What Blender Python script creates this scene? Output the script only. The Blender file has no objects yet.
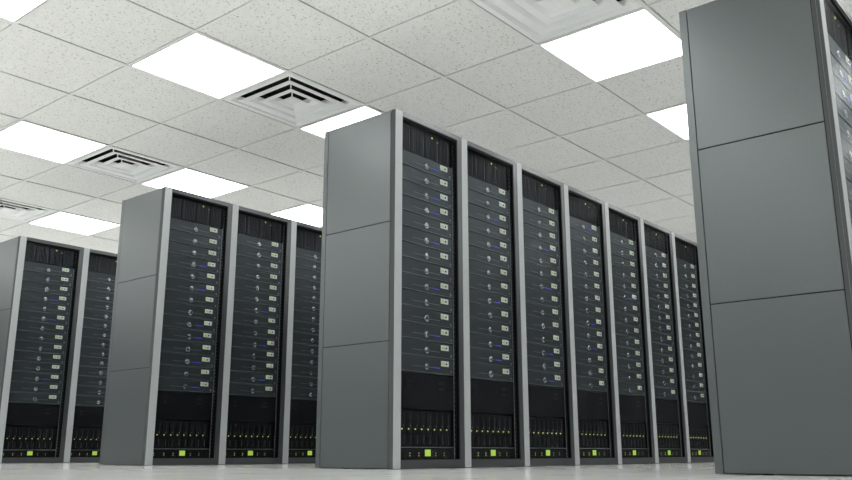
import bpy, bmesh, math, random
from mathutils import Matrix, Vector
random.seed(7)
SC = bpy.context.scene
COL = SC.collection

# ---------------------------------------------------------------- camera
F_PX, PITCH, ROLL, YAW, CAM_Z = 859.83, 0.24273, -0.00104, 0.87573, 0.08361
fw = Vector((math.sin(YAW)*math.cos(PITCH), math.cos(YAW)*math.cos(PITCH), math.sin(PITCH)))
rt0 = Vector((math.cos(YAW), -math.sin(YAW), 0)); up0 = rt0.cross(fw)
rt = math.cos(ROLL)*rt0 + math.sin(ROLL)*up0
up = -math.sin(ROLL)*rt0 + math.cos(ROLL)*up0
cam_data = bpy.data.cameras.new('camera'); cam = bpy.data.objects.new('camera', cam_data); COL.objects.link(cam)
M = Matrix((rt, up, -fw)).transposed().to_4x4(); M.translation = Vector((0, 0, CAM_Z))
cam.matrix_world = M
cam_data.sensor_width = 36; cam_data.lens = F_PX*36/852; cam_data.clip_start = 0.01
SC.camera = cam
# ---------------------------------------------------------------- world, view
world = bpy.data.worlds.new('world'); SC.world = world; world.use_nodes = True
world.node_tree.nodes['Background'].inputs[0].default_value = (0.5, 0.5, 0.5, 1)
world.node_tree.nodes['Background'].inputs[1].default_value = 0.0
SC.view_settings.view_transform = 'Standard'; SC.view_settings.look = 'None'
SC.view_settings.exposure = 0.46; SC.view_settings.gamma = 1
PANEL_LIGHT = 5.6          # radiance of the ceiling light panels

# ---------------------------------------------------------------- dimensions
W, DEP, H = 0.61526, 0.585, 2.0       # cabinet
ROW = {'D': (3.41, 0.783), 'B': (3.421, 3.077), 'A': (3.432, 5.368), 'C': (3.449, 7.661)}
T = 0.7644                            # ceiling module
U0, V0, HC = 4.366, 2.710, 2.637
UA, UB, VA, VB = -12, 8, -15, 9       # extent of the ceiling in modules
X0, X1 = U0+UA*T, U0+UB*T
Y0, Y1 = V0-VB*T, V0-VA*T

# ---------------------------------------------------------------- materials
def mat(name, col, rough=0.5, metal=0.0, spec=0.5, emit=None, strength=0, noise=0.0, nscale=30, bump=0.0):
    m = bpy.data.materials.new(name); m.use_nodes = True
    nt = m.node_tree; b = nt.nodes['Principled BSDF']
    b.inputs['Base Color'].default_value = (*col, 1)
    b.inputs['Roughness'].default_value = rough
    b.inputs['Metallic'].default_value = metal
    b.inputs['Specular IOR Level'].default_value = spec
    if emit:
        b.inputs['Emission Color'].default_value = (*emit, 1)
        b.inputs['Emission Strength'].default_value = strength
    if noise or bump:
        tc = nt.nodes.new('ShaderNodeTexCoord'); n = nt.nodes.new('ShaderNodeTexNoise')
        n.inputs['Scale'].default_value = nscale; n.inputs['Detail'].default_value = 4
        nt.links.new(tc.outputs['Object'], n.inputs['Vector'])
        if noise:
            mr = nt.nodes.new('ShaderNodeMapRange')
            mr.inputs['To Min'].default_value = 1-noise; mr.inputs['To Max'].default_value = 1+noise
            nt.links.new(n.outputs['Fac'], mr.inputs['Value'])
            mx = nt.nodes.new('ShaderNodeVectorMath'); mx.operation = 'SCALE'
            mx.inputs[0].default_value = col
            nt.links.new(mr.outputs['Result'], mx.inputs['Scale'])
            nt.links.new(mx.outputs['Vector'], b.inputs['Base Color'])
        if bump:
            bp = nt.nodes.new('ShaderNodeBump'); bp.inputs['Strength'].default_value = bump
            bp.inputs['Distance'].default_value = 0.002
            nt.links.new(n.outputs['Fac'], bp.inputs['Height']); nt.links.new(bp.outputs['Normal'], b.inputs['Normal'])
    return m

def ceiling_tile_mat():
    m = mat('mineral fibre ceiling tile', (0.72, 0.705, 0.675), 0.95, spec=0.1)
    nt = m.node_tree; b = nt.nodes['Principled BSDF']; L = nt.links
    tc = nt.nodes.new('ShaderNodeTexCoord')
    n1 = nt.nodes.new('ShaderNodeTexNoise'); n1.inputs['Scale'].default_value = 62; n1.inputs['Detail'].default_value = 2.0
    n2 = nt.nodes.new('ShaderNodeTexNoise'); n2.inputs['Scale'].default_value = 9; n2.inputs['Detail'].default_value = 3
    L.new(tc.outputs['Object'], n1.inputs['Vector']); L.new(tc.outputs['Object'], n2.inputs['Vector'])
    r1 = nt.nodes.new('ShaderNodeMapRange'); r1.interpolation_type = 'SMOOTHSTEP'
    r1.inputs['From Min'].default_value = 0.615; r1.inputs['From Max'].default_value = 0.68
    L.new(n1.outputs['Fac'], r1.inputs['Value'])
    n3 = nt.nodes.new('ShaderNodeTexNoise'); n3.inputs['Scale'].default_value = 30; n3.inputs['Detail'].default_value = 8
    L.new(tc.outputs['Object'], n3.inputs['Vector'])
    r3 = nt.nodes.new('ShaderNodeMapRange'); r3.inputs['From Min'].default_value = 0.3; r3.inputs['From Max'].default_value = 0.7
    r3.inputs['To Min'].default_value = 0.965; r3.inputs['To Max'].default_value = 1.03
    L.new(n3.outputs['Fac'], r3.inputs['Value'])
    mx = nt.nodes.new('ShaderNodeMix'); mx.data_type = 'RGBA'
    mx.inputs[6].default_value = (0.87, 0.86, 0.83, 1); mx.inputs[7].default_value = (0.52, 0.51, 0.475, 1)
    L.new(r1.outputs['Result'], mx.inputs[0])
    sc = nt.nodes.new('ShaderNodeVectorMath'); sc.operation = 'SCALE'
    L.new(mx.outputs[2], sc.inputs[0]); L.new(r3.outputs['Result'], sc.inputs['Scale'])
    L.new(sc.outputs['Vector'], b.inputs['Base Color'])
    bp = nt.nodes.new('ShaderNodeBump'); bp.inputs['Strength'].default_value = 0.3; bp.inputs['Distance'].default_value = 0.002; bp.invert = True
    L.new(r1.outputs['Result'], bp.inputs['Height']); L.new(bp.outputs['Normal'], b.inputs['Normal'])
    return m

def floor_mat():
    m = bpy.data.materials.new('polished raised floor tile'); m.use_nodes = True
    nt = m.node_tree; nt.nodes.clear(); L = nt.links
    out = nt.nodes.new('ShaderNodeOutputMaterial')
    tc = nt.nodes.new('ShaderNodeTexCoord')
    br = nt.nodes.new('ShaderNodeTexBrick'); br.offset = 0
    br.inputs['Scale'].default_value = 1; br.inputs['Brick Width'].default_value = 0.6; br.inputs['Row Height'].default_value = 0.6
    br.inputs['Mortar Size'].default_value = 0.004
    br.inputs['Color1'].default_value = (0.79, 0.81, 0.80, 1); br.inputs['Color2'].default_value = (0.77, 0.79, 0.78, 1)
    br.inputs['Mortar'].default_value = (0.28, 0.29, 0.29, 1)
    L.new(tc.outputs['Object'], br.inputs['Vector'])
    n = nt.nodes.new('ShaderNodeTexNoise'); n.inputs['Scale'].default_value = 3; n.inputs['Detail'].default_value = 5
    L.new(tc.outputs['Object'], n.inputs['Vector'])
    mr = nt.nodes.new('ShaderNodeMapRange'); mr.inputs['To Min'].default_value = 0.9; mr.inputs['To Max'].default_value = 1.1
    L.new(n.outputs['Fac'], mr.inputs['Value'])
    sc = nt.nodes.new('ShaderNodeVectorMath'); sc.operation = 'SCALE'
    L.new(br.outputs['Color'], sc.inputs[0]); L.new(mr.outputs['Result'], sc.inputs['Scale'])
    d = nt.nodes.new('ShaderNodeBsdfDiffuse'); L.new(sc.outputs['Vector'], d.inputs['Color'])
    g = nt.nodes.new('ShaderNodeBsdfGlossy'); g.inputs['Roughness'].default_value = 0.11; g.inputs['Color'].default_value = (0.9, 0.92, 0.91, 1)
    lw = nt.nodes.new('ShaderNodeLayerWeight'); lw.inputs['Blend'].default_value = 0.5
    pw = nt.nodes.new('ShaderNodeMath'); pw.operation = 'POWER'; pw.inputs[1].default_value = 5
    ml = nt.nodes.new('ShaderNodeMath'); ml.operation = 'MULTIPLY_ADD'; ml.inputs[1].default_value = 0.72; ml.inputs[2].default_value = 0.06
    L.new(lw.outputs['Facing'], pw.inputs[0]); L.new(pw.outputs[0], ml.inputs[0])
    mx = nt.nodes.new('ShaderNodeMixShader'); L.new(ml.outputs[0], mx.inputs[0])
    L.new(d.outputs[0], mx.inputs[1]); L.new(g.outputs[0], mx.inputs[2]); L.new(mx.outputs[0], out.inputs[0])
    return m

def glass_mat():
    m = bpy.data.materials.new('tinted door glass'); m.use_nodes = True
    nt = m.node_tree; nt.nodes.clear(); L = nt.links
    out = nt.nodes.new('ShaderNodeOutputMaterial')
    t = nt.nodes.new('ShaderNodeBsdfTransparent'); t.inputs[0].default_value = (0.86, 0.88, 0.89, 1)
    g = nt.nodes.new('ShaderNodeBsdfGlossy'); g.inputs['Roughness'].default_value = 0.2
    lw = nt.nodes.new('ShaderNodeLayerWeight'); lw.inputs['Blend'].default_value = 0.5
    pw = nt.nodes.new('ShaderNodeMath'); pw.operation = 'POWER'; pw.inputs[1].default_value = 5
    ml = nt.nodes.new('ShaderNodeMath'); ml.operation = 'MULTIPLY_ADD'; ml.inputs[1].default_value = 0.06; ml.inputs[2].default_value = 0.003
    fr = ml
    L.new(lw.outputs['Facing'], pw.inputs[0]); L.new(pw.outputs[0], ml.inputs[0])
    mx = nt.nodes.new('ShaderNodeMixShader')
    L.new(fr.outputs[0], mx.inputs[0]); L.new(t.outputs[0], mx.inputs[1]); L.new(g.outputs[0], mx.inputs[2])
    L.new(mx.outputs[0], out.inputs[0])
    return m

MT = dict(
    tile=ceiling_tile_mat(), floor=floor_mat(), glass=glass_mat(),
    plenum=mat('dark ceiling void', (0.02, 0.02, 0.02), 0.9, spec=0.1, noise=0.1),
    grid=mat('white ceiling grid metal', (0.84, 0.835, 0.81), 0.5, noise=0.02),
    wall=mat('grey wall paint', (0.12, 0.125, 0.13), 0.8, noise=0.05, nscale=4),
    vent=mat('white enamelled vent metal', (0.95, 0.955, 0.94), 0.45, noise=0.02),
    light=mat('opal light diffuser', (0.9, 0.9, 0.9), 0.5, emit=(1, 1, 0.985), strength=PANEL_LIGHT, noise=0.01),
    post=mat('light grey powder coat', (0.34, 0.36, 0.36), 0.6, spec=0.3, noise=0.03, nscale=60),
    side=mat('slate grey powder coat', (0.122, 0.136, 0.137), 0.35, metal=0.75, noise=0.03, nscale=50),
    strip=mat('dark grey powder coat', (0.06, 0.066, 0.066), 0.6, spec=0.2, noise=0.03, nscale=50),
    frame=mat('satin grey door metal', (0.10, 0.108, 0.112), 0.36, metal=0.85, noise=0.04, nscale=60),
    black=mat('matt black metal', (0.006, 0.006, 0.007), 0.6, spec=0.25, noise=0.2),
    gasket=mat('black rubber gasket', (0.004, 0.004, 0.004), 0.7, spec=0.1, noise=0.2),
    server=mat('charcoal server metal', (0.058, 0.064, 0.068), 0.46, metal=0.6, noise=0.08, nscale=40),
    edge=mat('pale edge highlight metal', (0.32, 0.33, 0.335), 0.35, metal=0.5, noise=0.05),  # paler than the servers, its colour stands in for edge highlights
    dark=mat('black server plastic', (0.007, 0.007, 0.008), 0.45, spec=0.2, noise=0.1, nscale=40),
    mesh=mat('dark grille metal', (0.016, 0.017, 0.020), 0.5, metal=0.3, noise=0.2, nscale=60),
    ejector=mat('dark ejector metal', (0.07, 0.072, 0.075), 0.4, metal=0.4, noise=0.05),
    silver=mat('brushed silver', (0.40, 0.41, 0.42), 0.27, metal=1.0, noise=0.05),
    groove=mat('grey plastic inlay', (0.23, 0.235, 0.24), 0.4, metal=0.3, noise=0.05),
    label=mat('white plastic bezel', (0.75, 0.76, 0.74), 0.4, noise=0.02),
    screen=mat('pale green lit screen', (0.3, 0.32, 0.12), 0.4, emit=(0.55, 0.6, 0.22), strength=0.45, noise=0.05),
    blue=mat('blue lit indicator', (0.05, 0.06, 0.4), 0.4, emit=(0.05, 0.08, 0.8), strength=0.45, noise=0.05),
    yellow=mat('yellow lit indicator', (0.5, 0.5, 0.15), 0.4, emit=(0.75, 0.75, 0.25), strength=0.8, noise=0.05),
    green=mat('lime green lit display', (0.3, 0.5, 0.05), 0.4, emit=(0.40, 0.55, 0.08), strength=0.62, noise=0.03),
)

# ---------------------------------------------------------------- helpers
def box(bm, x0, x1, y0, y1, z0, z1, bev=0.0, mi=0):
    vs = [bm.verts.new((x, y, z)) for x in (x0, x1) for y in (y0, y1) for z in (z0, z1)]
    fs = []
    for f in ((0, 1, 3, 2), (4, 6, 7, 5), (0, 4, 5, 1), (2, 3, 7, 6), (0, 2, 6, 4), (1, 5, 7, 3)):
        fc = bm.faces.new([vs[i] for i in f]); fc.material_index = mi; fs.append(fc)
    if bev:
        es = list({e for f in fs for e in f.edges})
        r = bmesh.ops.bevel(bm, geom=es, offset=bev, segments=2, affect='EDGES', profile=0.5)
        for f in r['faces']: f.material_index = mi
def prism(bm, pts, x0, x1, mi=0):
    """extrude a (y,z) outline along x"""
    a = [bm.verts.new((x0, y, z)) for y, z in pts]; b = [bm.verts.new((x1, y, z)) for y, z in pts]
    n = len(pts)
    fs = [bm.faces.new(a), bm.faces.new(b[::-1])] + [bm.faces.new((a[i], b[i], b[(i+1) % n], a[(i+1) % n])) for i in range(n)]
    for f in fs: f.material_index = mi
def lathe(bm, cx, y, cz, prof, seg=20):
    """round form about an axis along -y; prof = [(radius, protrusion), ...]"""
    rings = []
    for r, p in prof:
        if r < 1e-6: rings.append([bm.verts.new((cx, y-p, cz))])
        else: rings.append([bm.verts.new((cx+r*math.cos(2*math.pi*k/seg), y-p, cz+r*math.sin(2*math.pi*k/seg))) for k in range(seg)])
    for a, b in zip(rings, rings[1:]):
        for k in range(seg):
            l = (k+1) % seg
            if len(b) == 1: bm.faces.new((a[k], a[l], b[0]))
            elif len(a) == 1: bm.faces.new((a[0], b[l], b[k]))
            else: bm.faces.new((a[k], a[l], b[l], b[k]))
def zcyl(bm, cx, cy, z0, z1, r0, r1, seg=16):
    a = [bm.verts.new((cx+r0*math.cos(2*math.pi*k/seg), cy+r0*math.sin(2*math.pi*k/seg), z0)) for k in range(seg)]
    b = [bm.verts.new((cx+r1*math.cos(2*math.pi*k/seg), cy+r1*math.sin(2*math.pi*k/seg), z1)) for k in range(seg)]
    bm.faces.new(a[::-1]); bm.faces.new(b)
    for k in range(seg): bm.faces.new((a[k], a[(k+1) % seg], b[(k+1) % seg], b[k]))
def obj(name, bm, mats, parent=None, smooth=False):
    bmesh.ops.recalc_face_normals(bm, faces=bm.faces[:])
    me = bpy.data.meshes.new(name); bm.to_mesh(me); bm.free()
    for m in (mats if isinstance(mats, (list, tuple)) else [mats]): me.materials.append(MT[m])
    if smooth:
        for p in me.polygons: p.use_smooth = True
    o = bpy.data.objects.new(name, me); COL.objects.link(o)
    if parent: o.parent = parent
    return o
def B(): return bmesh.new()
def part(name, m, parent, *boxes, bev=0.0):
    bm = B()
    for b in boxes: box(bm, *b, bev=bev)
    return obj(name, bm, m, parent)
def struct(name, bm, m):
    o = obj(name, bm, m); o['kind'] = 'structure'; return o
def thing(name, label, cat, loc=(0, 0, 0), group=None):
    o = bpy.data.objects.new(name, None); COL.objects.link(o); o.location = loc
    o.empty_display_size = 0.05
    o['label'] = label; o['category'] = cat
    if group: o['group'] = group
    return o
def dup(root, loc, label, group=None):
    r = root.copy(); COL.objects.link(r); r.location = loc; r['label'] = label
    if group: r['group'] = group
    for ch in list(root.children):
        c = ch.copy(); COL.objects.link(c); c.parent = r
        for g in list(ch.children):
            d = g.copy(); COL.objects.link(d); d.parent = c
    return r
class Maker:
    """the first placement moves the original, the later ones copy it"""
    def __init__(s, fn): s.fn = fn; s.root = None
    def __call__(s, loc, label, group):
        if s.root is None:
            s.root = s.fn(); s.root.location = loc; s.root['label'] = label; s.root['group'] = group
            return s.root
        return dup(s.root, loc, label, group)

# ---------------------------------------------------------------- room
bm = B(); box(bm, X0, X1, Y0, Y1, -0.1, 0); struct('floor', bm, 'floor')
WT = HC+0.25
bm = B(); box(bm, X0-0.15, X0, Y0-0.15, Y1+0.15, -0.1, WT); struct('wall_left', bm, 'wall')
bm = B(); box(bm, X1, X1+0.15, Y0-0.15, Y1+0.15, -0.1, WT); struct('wall_right', bm, 'wall')
bm = B(); box(bm, X0, X1, Y1, Y1+0.15, -0.1, WT); struct('wall_far', bm, 'wall')
bm = B(); box(bm, X0, X1, Y0-0.15, Y0, -0.1, WT); struct('wall_near', bm, 'wall')

def fixture(u, v):
    """what fills the ceiling module whose low corner is (u, v)"""
    if v % 3 != 0: return None
    if u % 2 == 0: return 'light'
    if u % 4 == 3: return 'vent'
    return None
bm = B()
g = 0.0175
for u in range(UA, UB):
    for v in range(VA, VB):
        if fixture(u, v): continue
        x = U0+u*T; y = V0-(v+1)*T
        box(bm, x+0.0125, x+T-0.0125, y+0.016, y+T-0.016, HC+0.005, HC+0.022)
box(bm, X0, X1, Y0, Y1, HC+0.20, HC+0.25, mi=1)
struct('ceiling', bm, ['tile', 'plenum'])
bm = B()
for u in range(UA, UB+1):
    x = U0+u*T; box(bm, x-0.011, x+0.011, Y0, Y1, HC, HC+0.003); box(bm, x-0.002, x+0.002, Y0, Y1, HC+0.003, HC+0.04)
for v in range(VA, VB+1):
    y = V0-v*T; box(bm, X0, X1, y-0.014, y+0.014, HC-0.0015, HC+0.0015); box(bm, X0, X1, y-0.002, y+0.002, HC+0.0015, HC+0.04)
struct('trim_1', bm, 'grid')

# ---------------------------------------------------------------- ceiling lights and vents
def make_light():
    t = thing('ceiling_light', '', 'light')
    h = T/2
    a, b = h-0.0145, h-0.021
    bm = B()
    for s in (-1, 1):
        box(bm, -a, a, min(s*a, s*b), max(s*a, s*b), 0.001, 0.03)
        box(bm, min(s*a, s*b), max(s*a, s*b), -b, b, 0.001, 0.03)
    obj('frame', bm, 'grid', t)
    part('diffuser', 'light', t, (-b, b, -b, b, 0.004, 0.012))
    part('housing', 'plenum', t, (-b, b, -b, b, 0.0125, 0.10))
    return t
def ring(bm, ro, zo, ri, zi, th=0.004):
    def sq(r, z): return [bm.verts.new((sx*r, sy*r, z)) for sx, sy in ((-1, -1), (1, -1), (1, 1), (-1, 1))]
    a, b, c, d = sq(ro, zo), sq(ri, zi), sq(ri, zi+th), sq(ro, zo+th)
    for p, q in ((a, b), (b, c), (c, d), (d, a)):
        for k in range(4):
            l = (k+1) % 4
            bm.faces.new((p[k], p[l], q[l], q[k]))
def make_vent():
    t = thing('ceiling_vent', '', 'vent')
    h = T/2
    bm = B()
    ring(bm, h-0.0175, 0.002, h*0.86, 0.002, 0.006)
    ring(bm, h*0.86, 0.002, h*0.765, 0.043)
    obj('frame', bm, 'vent', t)
    for k, (ro, ri) in enumerate(((0.742, 0.50), (0.472, 0.24))):
        bm = B(); rm = ri+0.11; ring(bm, h*ro, -0.002, h*rm, 0.003, 0.003); ring(bm, h*rm, 0.003, h*ri, 0.043)
        obj('louvre', bm, 'vent', t)
    bm = B(); r = h*0.212
    a = [bm.verts.new((sx*r, sy*r, -0.002)) for sx, sy in ((-1, -1), (1, -1), (1, 1), (-1, 1))]
    b = [bm.verts.new((sx*r*0.5, sy*r*0.5, 0.010)) for sx, sy in ((-1, -1), (1, -1), (1, 1), (-1, 1))]
    c = [bm.verts.new((sx*r, sy*r, 0.003)) for sx, sy in ((-1, -1), (1, -1), (1, 1), (-1, 1))]
    d = [bm.verts.new((sx*r*0.5, sy*r*0.5, 0.016)) for sx, sy in ((-1, -1), (1, -1), (1, 1), (-1, 1))]
    bm.faces.new(b); bm.faces.new(d)
    for p, q in ((a, b), (c, d), (a, c)):
        for k in range(4): bm.faces.new((p[k], p[(k+1) % 4], q[(k+1) % 4], q[k]))
    obj('centre_plate', bm, 'vent', t)
    # corner mitre straps holding the louvres
    for sx, sy in ((-1, -1), (1, -1), (1, 1), (-1, 1)):
        for ra, rb in ((0.775, 0.745), (0.51, 0.475), (0.25, 0.215)):
            bm = B()
            p0 = Vector((sx*h*ra, sy*h*ra, 0.037)); p1 = Vector((sx*h*rb, sy*h*rb, 0.001))
            n = Vector((-sy, sx, 0)).normalized()*0.004
            vs = [bm.verts.new(q) for q in (p0-n, p0+n, p1+n, p1-n)]
            ws = [bm.verts.new(q.co+Vector((sx*.003, sy*.003, 0))) for q in vs]
            bm.faces.new(vs); bm.faces.new(ws)
            for k in range(4): bm.faces.new((vs[k], vs[(k+1) % 4], ws[(k+1) % 4], ws[k]))
            obj('mitre_strap', bm, 'vent', t)
    bm = B(); q = h-0.016
    for s in (-1, 1):
        box(bm, -q, q, min(s*q, s*(q-.004)), max(s*q, s*(q-.004)), 0.007, 0.15)
        box(bm, min(s*q, s*(q-.004)), max(s*q, s*(q-.004)), -q+.004, q-.004, 0.007, 0.15)
    box(bm, -q, q, -q, q, 0.15, 0.155)
    obj('duct_box', bm, 'plenum', t)
    return t
light_at, vent_at = Maker(make_light), Maker(make_vent)
LN = {(0, 0): 'large white light panel beside the big vent at the top of the picture',
      (2, 0): 'white light panel half hidden behind the left edge of the big foreground cabinet',
      (-2, -3): 'bright light panel at upper left, left of the middle vent',
      (0, -3): 'light panel cut off by the top of the tall centre cabinet',
      (2, -3): 'light panel hidden behind the centre row of cabinets',
      (-4, -3): 'light panel cut by the top left corner of the picture',
      (-2, -6): 'light panel at the left edge, left of the smaller vent',
      (0, -6): 'light panel just above the leftmost cabinet of the left row',
      (2, -6): 'light panel above the third cabinet of the left row',
      (0, -9): 'small light panel above the far left cabinets, right of the smallest vent',
      (-2, 0): 'light panel above the top edge, left of the big vent'}
VN = {(-1, 0): 'large white square vent cut by the top edge, beside the biggest light panel',
      (-1, -3): 'white square vent between two light panels, above the tall centre cabinet',
      (-1, -6): 'smaller white square vent above and left of the left row of cabinets',
      (-1, -9): 'smallest square vent at the left edge, above the far left cabinet'}
for v in range(VA, VB):
    for u in range(UA, UB):
        k = fixture(u, v)
        if not k: continue
        loc = (U0+(u+0.5)*T, V0-(v+0.5)*T, HC)
        if k == 'light': light_at(loc, LN.get((u, v), 'square ceiling light panel further off in the same grid'), 'square light panels in the ceiling grid')
        else: vent_at(loc, VN.get((u, v), 'square white ceiling vent further off in the same grid'), 'square vents in the ceiling grid')

# ---------------------------------------------------------------- cabinets
def make_cabinet():
    t = thing('server_cabinet', '', 'server cabinet')
    zb = 0.003
    # light front post on the left, with its rounded corners
    part('front_post', 'post', t, (0.0012, 0.0605, 0.0, 0.034, zb, H), bev=0.0015)
    part('post_side_strip', 'strip', t, (0.0, 0.0012, 0.002, 0.0165, zb, H-0.002), (0.0, 0.0012, 0.0175, 0.0345, zb, H-0.002))
    part('rear_post', 'side', t, (0.0, 0.030, DEP-0.034, DEP, zb, H), bev=0.0015)
    part('rear_post', 'side', t, (W-0.031, W-0.0015, DEP-0.034, DEP, zb, H), bev=0.0015)
    for z0, z1 in ((zb, 0.671), (0.671, 1.3375), (1.3375, H)):
        part('side_panel', 'side', t, (0.0, 0.003, 0.0380, DEP-0.0375, z0+0.0025, z1-0.0025), bev=0.001)
        part('side_panel', 'side', t, (W-0.0045, W-0.0015, 0.0380, DEP-0.0375, z0+0.0025, z1-0.0025), bev=0.001)
    part('top_panel', 'post', t, (0.0305, W-0.0315, 0.035, DEP-0.035, H-0.012, H-0.002))  # unseen top, coloured light so it bounces light up to the ceiling
    part('back_panel', 'side', t, (0.031, W-0.032, DEP-0.012, DEP, zb, H-0.002))
    part('inner_shell', 'black', t, (0.0035, 0.0165, 0.035, DEP-0.035, zb, H-0.013), (W-0.0175, W-0.005, 0.035, DEP-0.035, zb, H-0.013),
         (0.0165, W-0.0175, 0.035, DEP-0.035, zb, zb+0.02), (0.0165, W-0.0175, 0.035, DEP-0.035, H-0.018, H-0.013),
         (0.0165, W-0.0175, DEP-0.045, DEP-0.035, zb+0.02, H-0.018))
    # perforated mounting rail right of the servers, with a bright strip added to catch highlights
    r = part('mounting_rail', 'black', t, (0.5475, 0.572, 0.030, 0.040, 0.05, 1.955), (0.553, 0.556, 0.028, 0.030, 0.05, 1.955))
    bm = B()
    for k in range(70):
        z = 0.075+k*0.0268
        box(bm, 0.560, 0.565, 0.0285, 0.0298, z, z+0.006)
    obj('cage_nut', bm, 'groove', r)
    part('edge_trim', 'edge', t, (0.5455, 0.5485, 0.021, 0.0245, 0.052, 1.786))  # added metal strip, stands in for the highlight down the servers' right edge
    # door
    d = part('door', 'frame', t, (0.5745, W-0.0015, 0.002, 0.030, zb, H), (0.0615, 0.5745, 0.002, 0.030, 1.9705, H), (0.0615, 0.5745, 0.002, 0.024, zb, 0.048))
    part('gasket', 'gasket', d, (0.5635, 0.5743, 0.006, 0.018, 0.0485, 1.970), (0.0615, 0.5635, 0.006, 0.018, 1.955, 1.970))
    part('door_glass', 'glass', d, (0.0615, 0.5635, 0.010, 0.014, 0.0485, 1.955))
    for x in (0.06, W-0.06):
        for y in (0.06, 0.40):
            bm = B(); zcyl(bm, x, y, 0.0, 0.002, 0.022, 0.020); zcyl(bm, x, y, 0.002, zb+0.001, 0.008, 0.008)
            obj('foot', bm, 'silver' if y > 0.1 else 'black', t)
    return t

FY = 0.025      # how far the fronts of the units stand behind the door front
XL, XR = 0.062, 0.5445
XM = (XL+XR)/2
def make_server(blue):
    """origin: bottom left front corner of the unit"""
    t = thing('server', '', 'server')
    w, h = XR-XL, 0.0908
    part('chassis', 'dark', t, (0.010, w-0.010, 0.012, 0.46, 0.003, h-0.003))
    bm = B()
    hh = h-0.0015
    prism(bm, [(0.012, 0.0015), (0.003, 0.0015), (0.0, 0.006), (0.0, hh-0.004), (0.003, hh), (0.012, hh)], 0.0, w)
    fp = obj('faceplate', bm, 'server', t)
    part('edge_highlight', 'edge', fp, (0.0, w, -0.0008, 0.004, 0.0052, 0.0070))  # pale strip painting in the highlight along the lower bevel
    zk = 0.0375
    bm = B(); lathe(bm, w/2, 0.0, zk, [(0.0185, -0.001), (0.0185, 0.003), (0.016, 0.0045), (0.0145, 0.004), (0.0135, 0.0025), (0.0125, 0.0036), (0.007, 0.0042), (0, 0.0044)], 22)
    obj('power_button', bm, 'silver', t, smooth=True)
    part('inlay_line', 'groove', t, (0.118, w/2-0.0186, -0.001, 0.001, zk-0.0012, zk+0.0012), (w/2+0.0186, 0.362, -0.001, 0.001, zk-0.0012, zk+0.0012))
    if blue: part('blue_indicator', 'blue', t, (0.300, 0.355, -0.0022, -0.0008, zk-0.0028, zk+0.0026))
    d = part('display', 'label', t, (0.370, 0.438, -0.003, 0.001, 0.0500, 0.0800), bev=0.0008)
    part('screen', 'screen', d, (0.374, 0.400, -0.0042, -0.003, 0.0550, 0.0730))
    bm = B(); lathe(bm, 0.414, -0.003, 0.064, [(0.006, 0), (0.0055, 0.003), (0, 0.0035)], 12); obj('dial', bm, 'dark', d)
    part('latch', 'groove', t, (0.456, 0.468, -0.003, 0.001, 0.016, 0.030), bev=0.0008)
    return t
def make_top():
    t = thing('switch_unit', '', 'switch')
    w, h = XR-XL, 0.170
    part('chassis', 'dark', t, (0.004, w-0.004, 0.02, 0.40, 0.002, h))
    for a, b in ((0.004, 0.108), (0.116, 0.236), (0.244, 0.366), (0.374, w-0.006)):
        part('port_bank', 'mesh', t, (a, b, 0.012, 0.020, 0.006, h-0.004), *[(x, x+0.004, 0.008, 0.012, 0.010, h-0.010) for x in [a+0.006+i*0.0135 for i in range(int((b-a-0.008)/0.0135))]])
    bm = B()
    for i, (x, n) in enumerate(((0.090, 9), (0.128, 9), (0.262, 9))):
        for k in range(n): box(bm, x, x+0.007, 0.006, 0.009, 0.018+k*0.016, 0.026+k*0.016)
    obj('port', bm, 'ejector', t)
    bm = B(); lathe(bm, 0.302, 0.008, 0.143, [(0.006, 0), (0.0055, 0.003), (0, 0.004)], 12); obj('status_light', bm, 'yellow', t)
    part('small_light', 'groove', t, (0.345, 0.365, 0.006, 0.008, 0.126, 0.131))
    return t
def make_storage():
    t = thing('storage_unit', '', 'storage unit')
    w, h = XR-XL, 0.200
    bm = B(); prism(bm, [(0.45, 0.002), (0.004, 0.002), (0.0, 0.006), (0.0, h-0.006), (0.004, h-0.002), (0.45, h-0.002)], 0.0, w)
    obj('chassis', bm, 'dark', t)
    for z in (0.145, 0.112):
        part('latch', 'mesh', t, (0.070, 0.090, -0.003, 0.001, z, z+0.016), bev=0.001)
        part('label_plate', 'mesh', t, (0.345, 0.395, -0.002, 0.001, z+0.002, z+0.016), bev=0.0008)
    return t
def make_blades():
    t = thing('blade_enclosure', '', 'server enclosure')
    w, h = XR-XL, 0.200
    part('chassis', 'black', t, (0.0, w, 0.020, 0.45, 0.002, h-0.002))
    n = 8; p = 0.0548
    for k in range(n):
        x = 0.026+k*p
        b = part('blade', 'dark', t, (x, x+p-0.004, 0.004, 0.019, 0.006, h-0.004))
        part('ejector', 'ejector', b, (x+0.026, x+0.0295, 0.0, 0.004, 0.018, 0.066), (x+0.028, x+0.0305, 0.001, 0.004, 0.100, 0.180))
        bm = B(); lathe(bm, x+0.011, 0.003, 0.097, [(0.0042, 0), (0.0036, 0.003), (0, 0.0035)], 10); obj('indicator', bm, 'yellow', b)
        part('small_light', 'groove', b, (x+0.022, x+0.0255, 0.001, 0.004, 0.112, 0.118))
    part('lower_rail', 'groove', t, (0.0, w, -0.001, 0.004, -0.001, 0.003))
    return t
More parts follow.
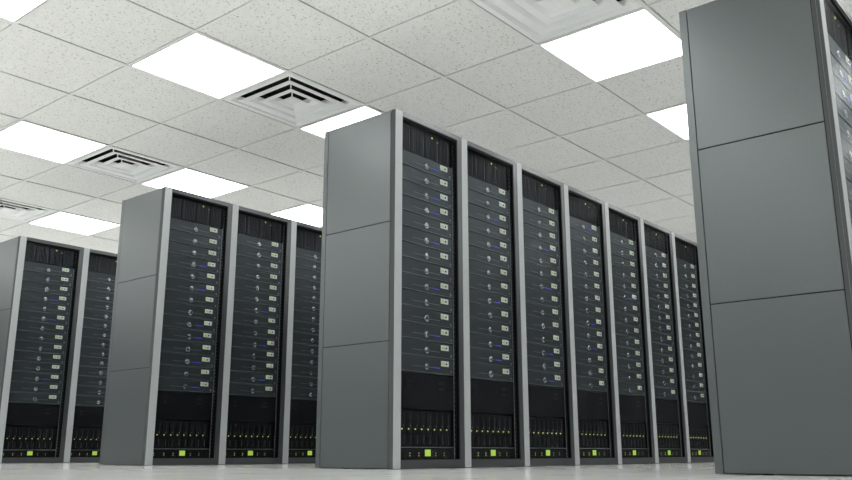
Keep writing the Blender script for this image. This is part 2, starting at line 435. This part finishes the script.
def make_power():
    t = thing('power_unit', '', 'power unit')
    w, h = XR-XL, 0.062
    part('chassis', 'dark', t, (0.0, w, 0.0, 0.45, 0.001, h-0.003))
    part('display', 'green', t, (0.2255, 0.2720, -0.003, -0.0002, 0.017, 0.052))
    for x in (0.015, 0.096, 0.172, 0.316, 0.390):
        part('indicator', 'yellow' if x < 0.3 else 'screen', t, (x, x+0.005, -0.002, -0.0002, 0.018, 0.0225), (x, x+0.005, -0.002, -0.0002, 0.031, 0.0355))
    return t

CAB = Maker(make_cabinet)
SRV = {True: Maker(lambda: make_server(True)), False: Maker(lambda: make_server(False))}
TOP, STO, BLA, POW = Maker(make_top), Maker(make_storage), Maker(make_blades), Maker(make_power)
RN = {'D': ['the big foreground cabinet'],
      'B': [f'the {o} cabinet of the centre row' for o in ('leftmost', 'second', 'third', 'fourth', 'fifth', 'sixth', 'last')],
      'A': [f'the {o} cabinet of the left row' for o in ('leftmost', 'second', 'third')],
      'C': [f'the {o} cabinet of the far left row' for o in ('leftmost', 'second')]}
CL = {'D': ['huge grey server cabinet in the right foreground, showing its three part side'],
      'B': ['tall grey cabinet at the near end of the centre row, its side panels showing']
           + [f'{o} glass fronted cabinet from the near end of the centre row' for o in ('second', 'third', 'fourth', 'fifth', 'sixth')]
           + ['farthest glass fronted cabinet of the centre row, next to the big foreground cabinet'],
      'A': ['grey cabinet with visible side panels at the near end of the left row',
            'middle glass fronted cabinet of the left row', 'glass fronted cabinet of the left row, half hidden by the centre cabinet'],
      'C': ['grey cabinet at the left edge, first of the far left row', 'second cabinet of the far left row, cut off by the left row']}
ORD = ['topmost', 'second', 'third', 'fourth', 'fifth', 'sixth', 'seventh', 'eighth', 'ninth', 'tenth', 'eleventh', 'twelfth', 'thirteenth', 'lowest']
BLUE = {('B', 0): {0, 2, 3, 5, 8, 11, 13}, ('B', 1): {2, 4, 8, 11, 12}, ('B', 2): {3, 6, 11, 13}, ('B', 3): {0, 8, 10}, ('A', 0): {3, 5, 8, 9, 11, 13},
        ('A', 1): {6, 9, 12}, ('C', 0): {3, 5, 11}, ('D', 0): {1, 2, 4, 7}, ('B', 4): {5}, ('B', 5): {7}, ('A', 2): {5}}
RG = {'D': 'servers in the foreground cabinet', 'B': 'servers in the centre row', 'A': 'servers in the left row', 'C': 'servers in the far left row'}
for row in 'DBAC':
    x0, y0 = ROW[row]
    for i, cl in enumerate(CL[row]):
        x = x0+i*W; where = RN[row][i]
        CAB((x, y0, 0), cl, 'grey glass fronted server cabinets')
        for k in range(14):
            blue = k in BLUE.get((row, i), ())
            z = 1.786-(k+1)*0.0908
            lab = ('blue lit' if blue else 'charcoal') + f' server, {ORD[k]}' + (' ' if k in (0, 13) else ' from the top ') + f'in {where}'
            SRV[blue]((x+XL, y0+FY, z), lab, RG[row])
        TOP((x+XL, y0+FY, 1.787), f'dark ported switch above the servers in {where}', 'switches at the cabinet tops')
        STO((x+XL, y0+FY, 0.313), f'plain black storage unit under the servers in {where}', 'black storage units')
        BLA((x+XL, y0+FY, 0.112), f'black blade enclosure with yellow lights, low in {where}', 'blade enclosures')
        POW((x+XL, y0+FY, 0.049), f'unit with lime green display at foot of {where}', 'power units with green displays')
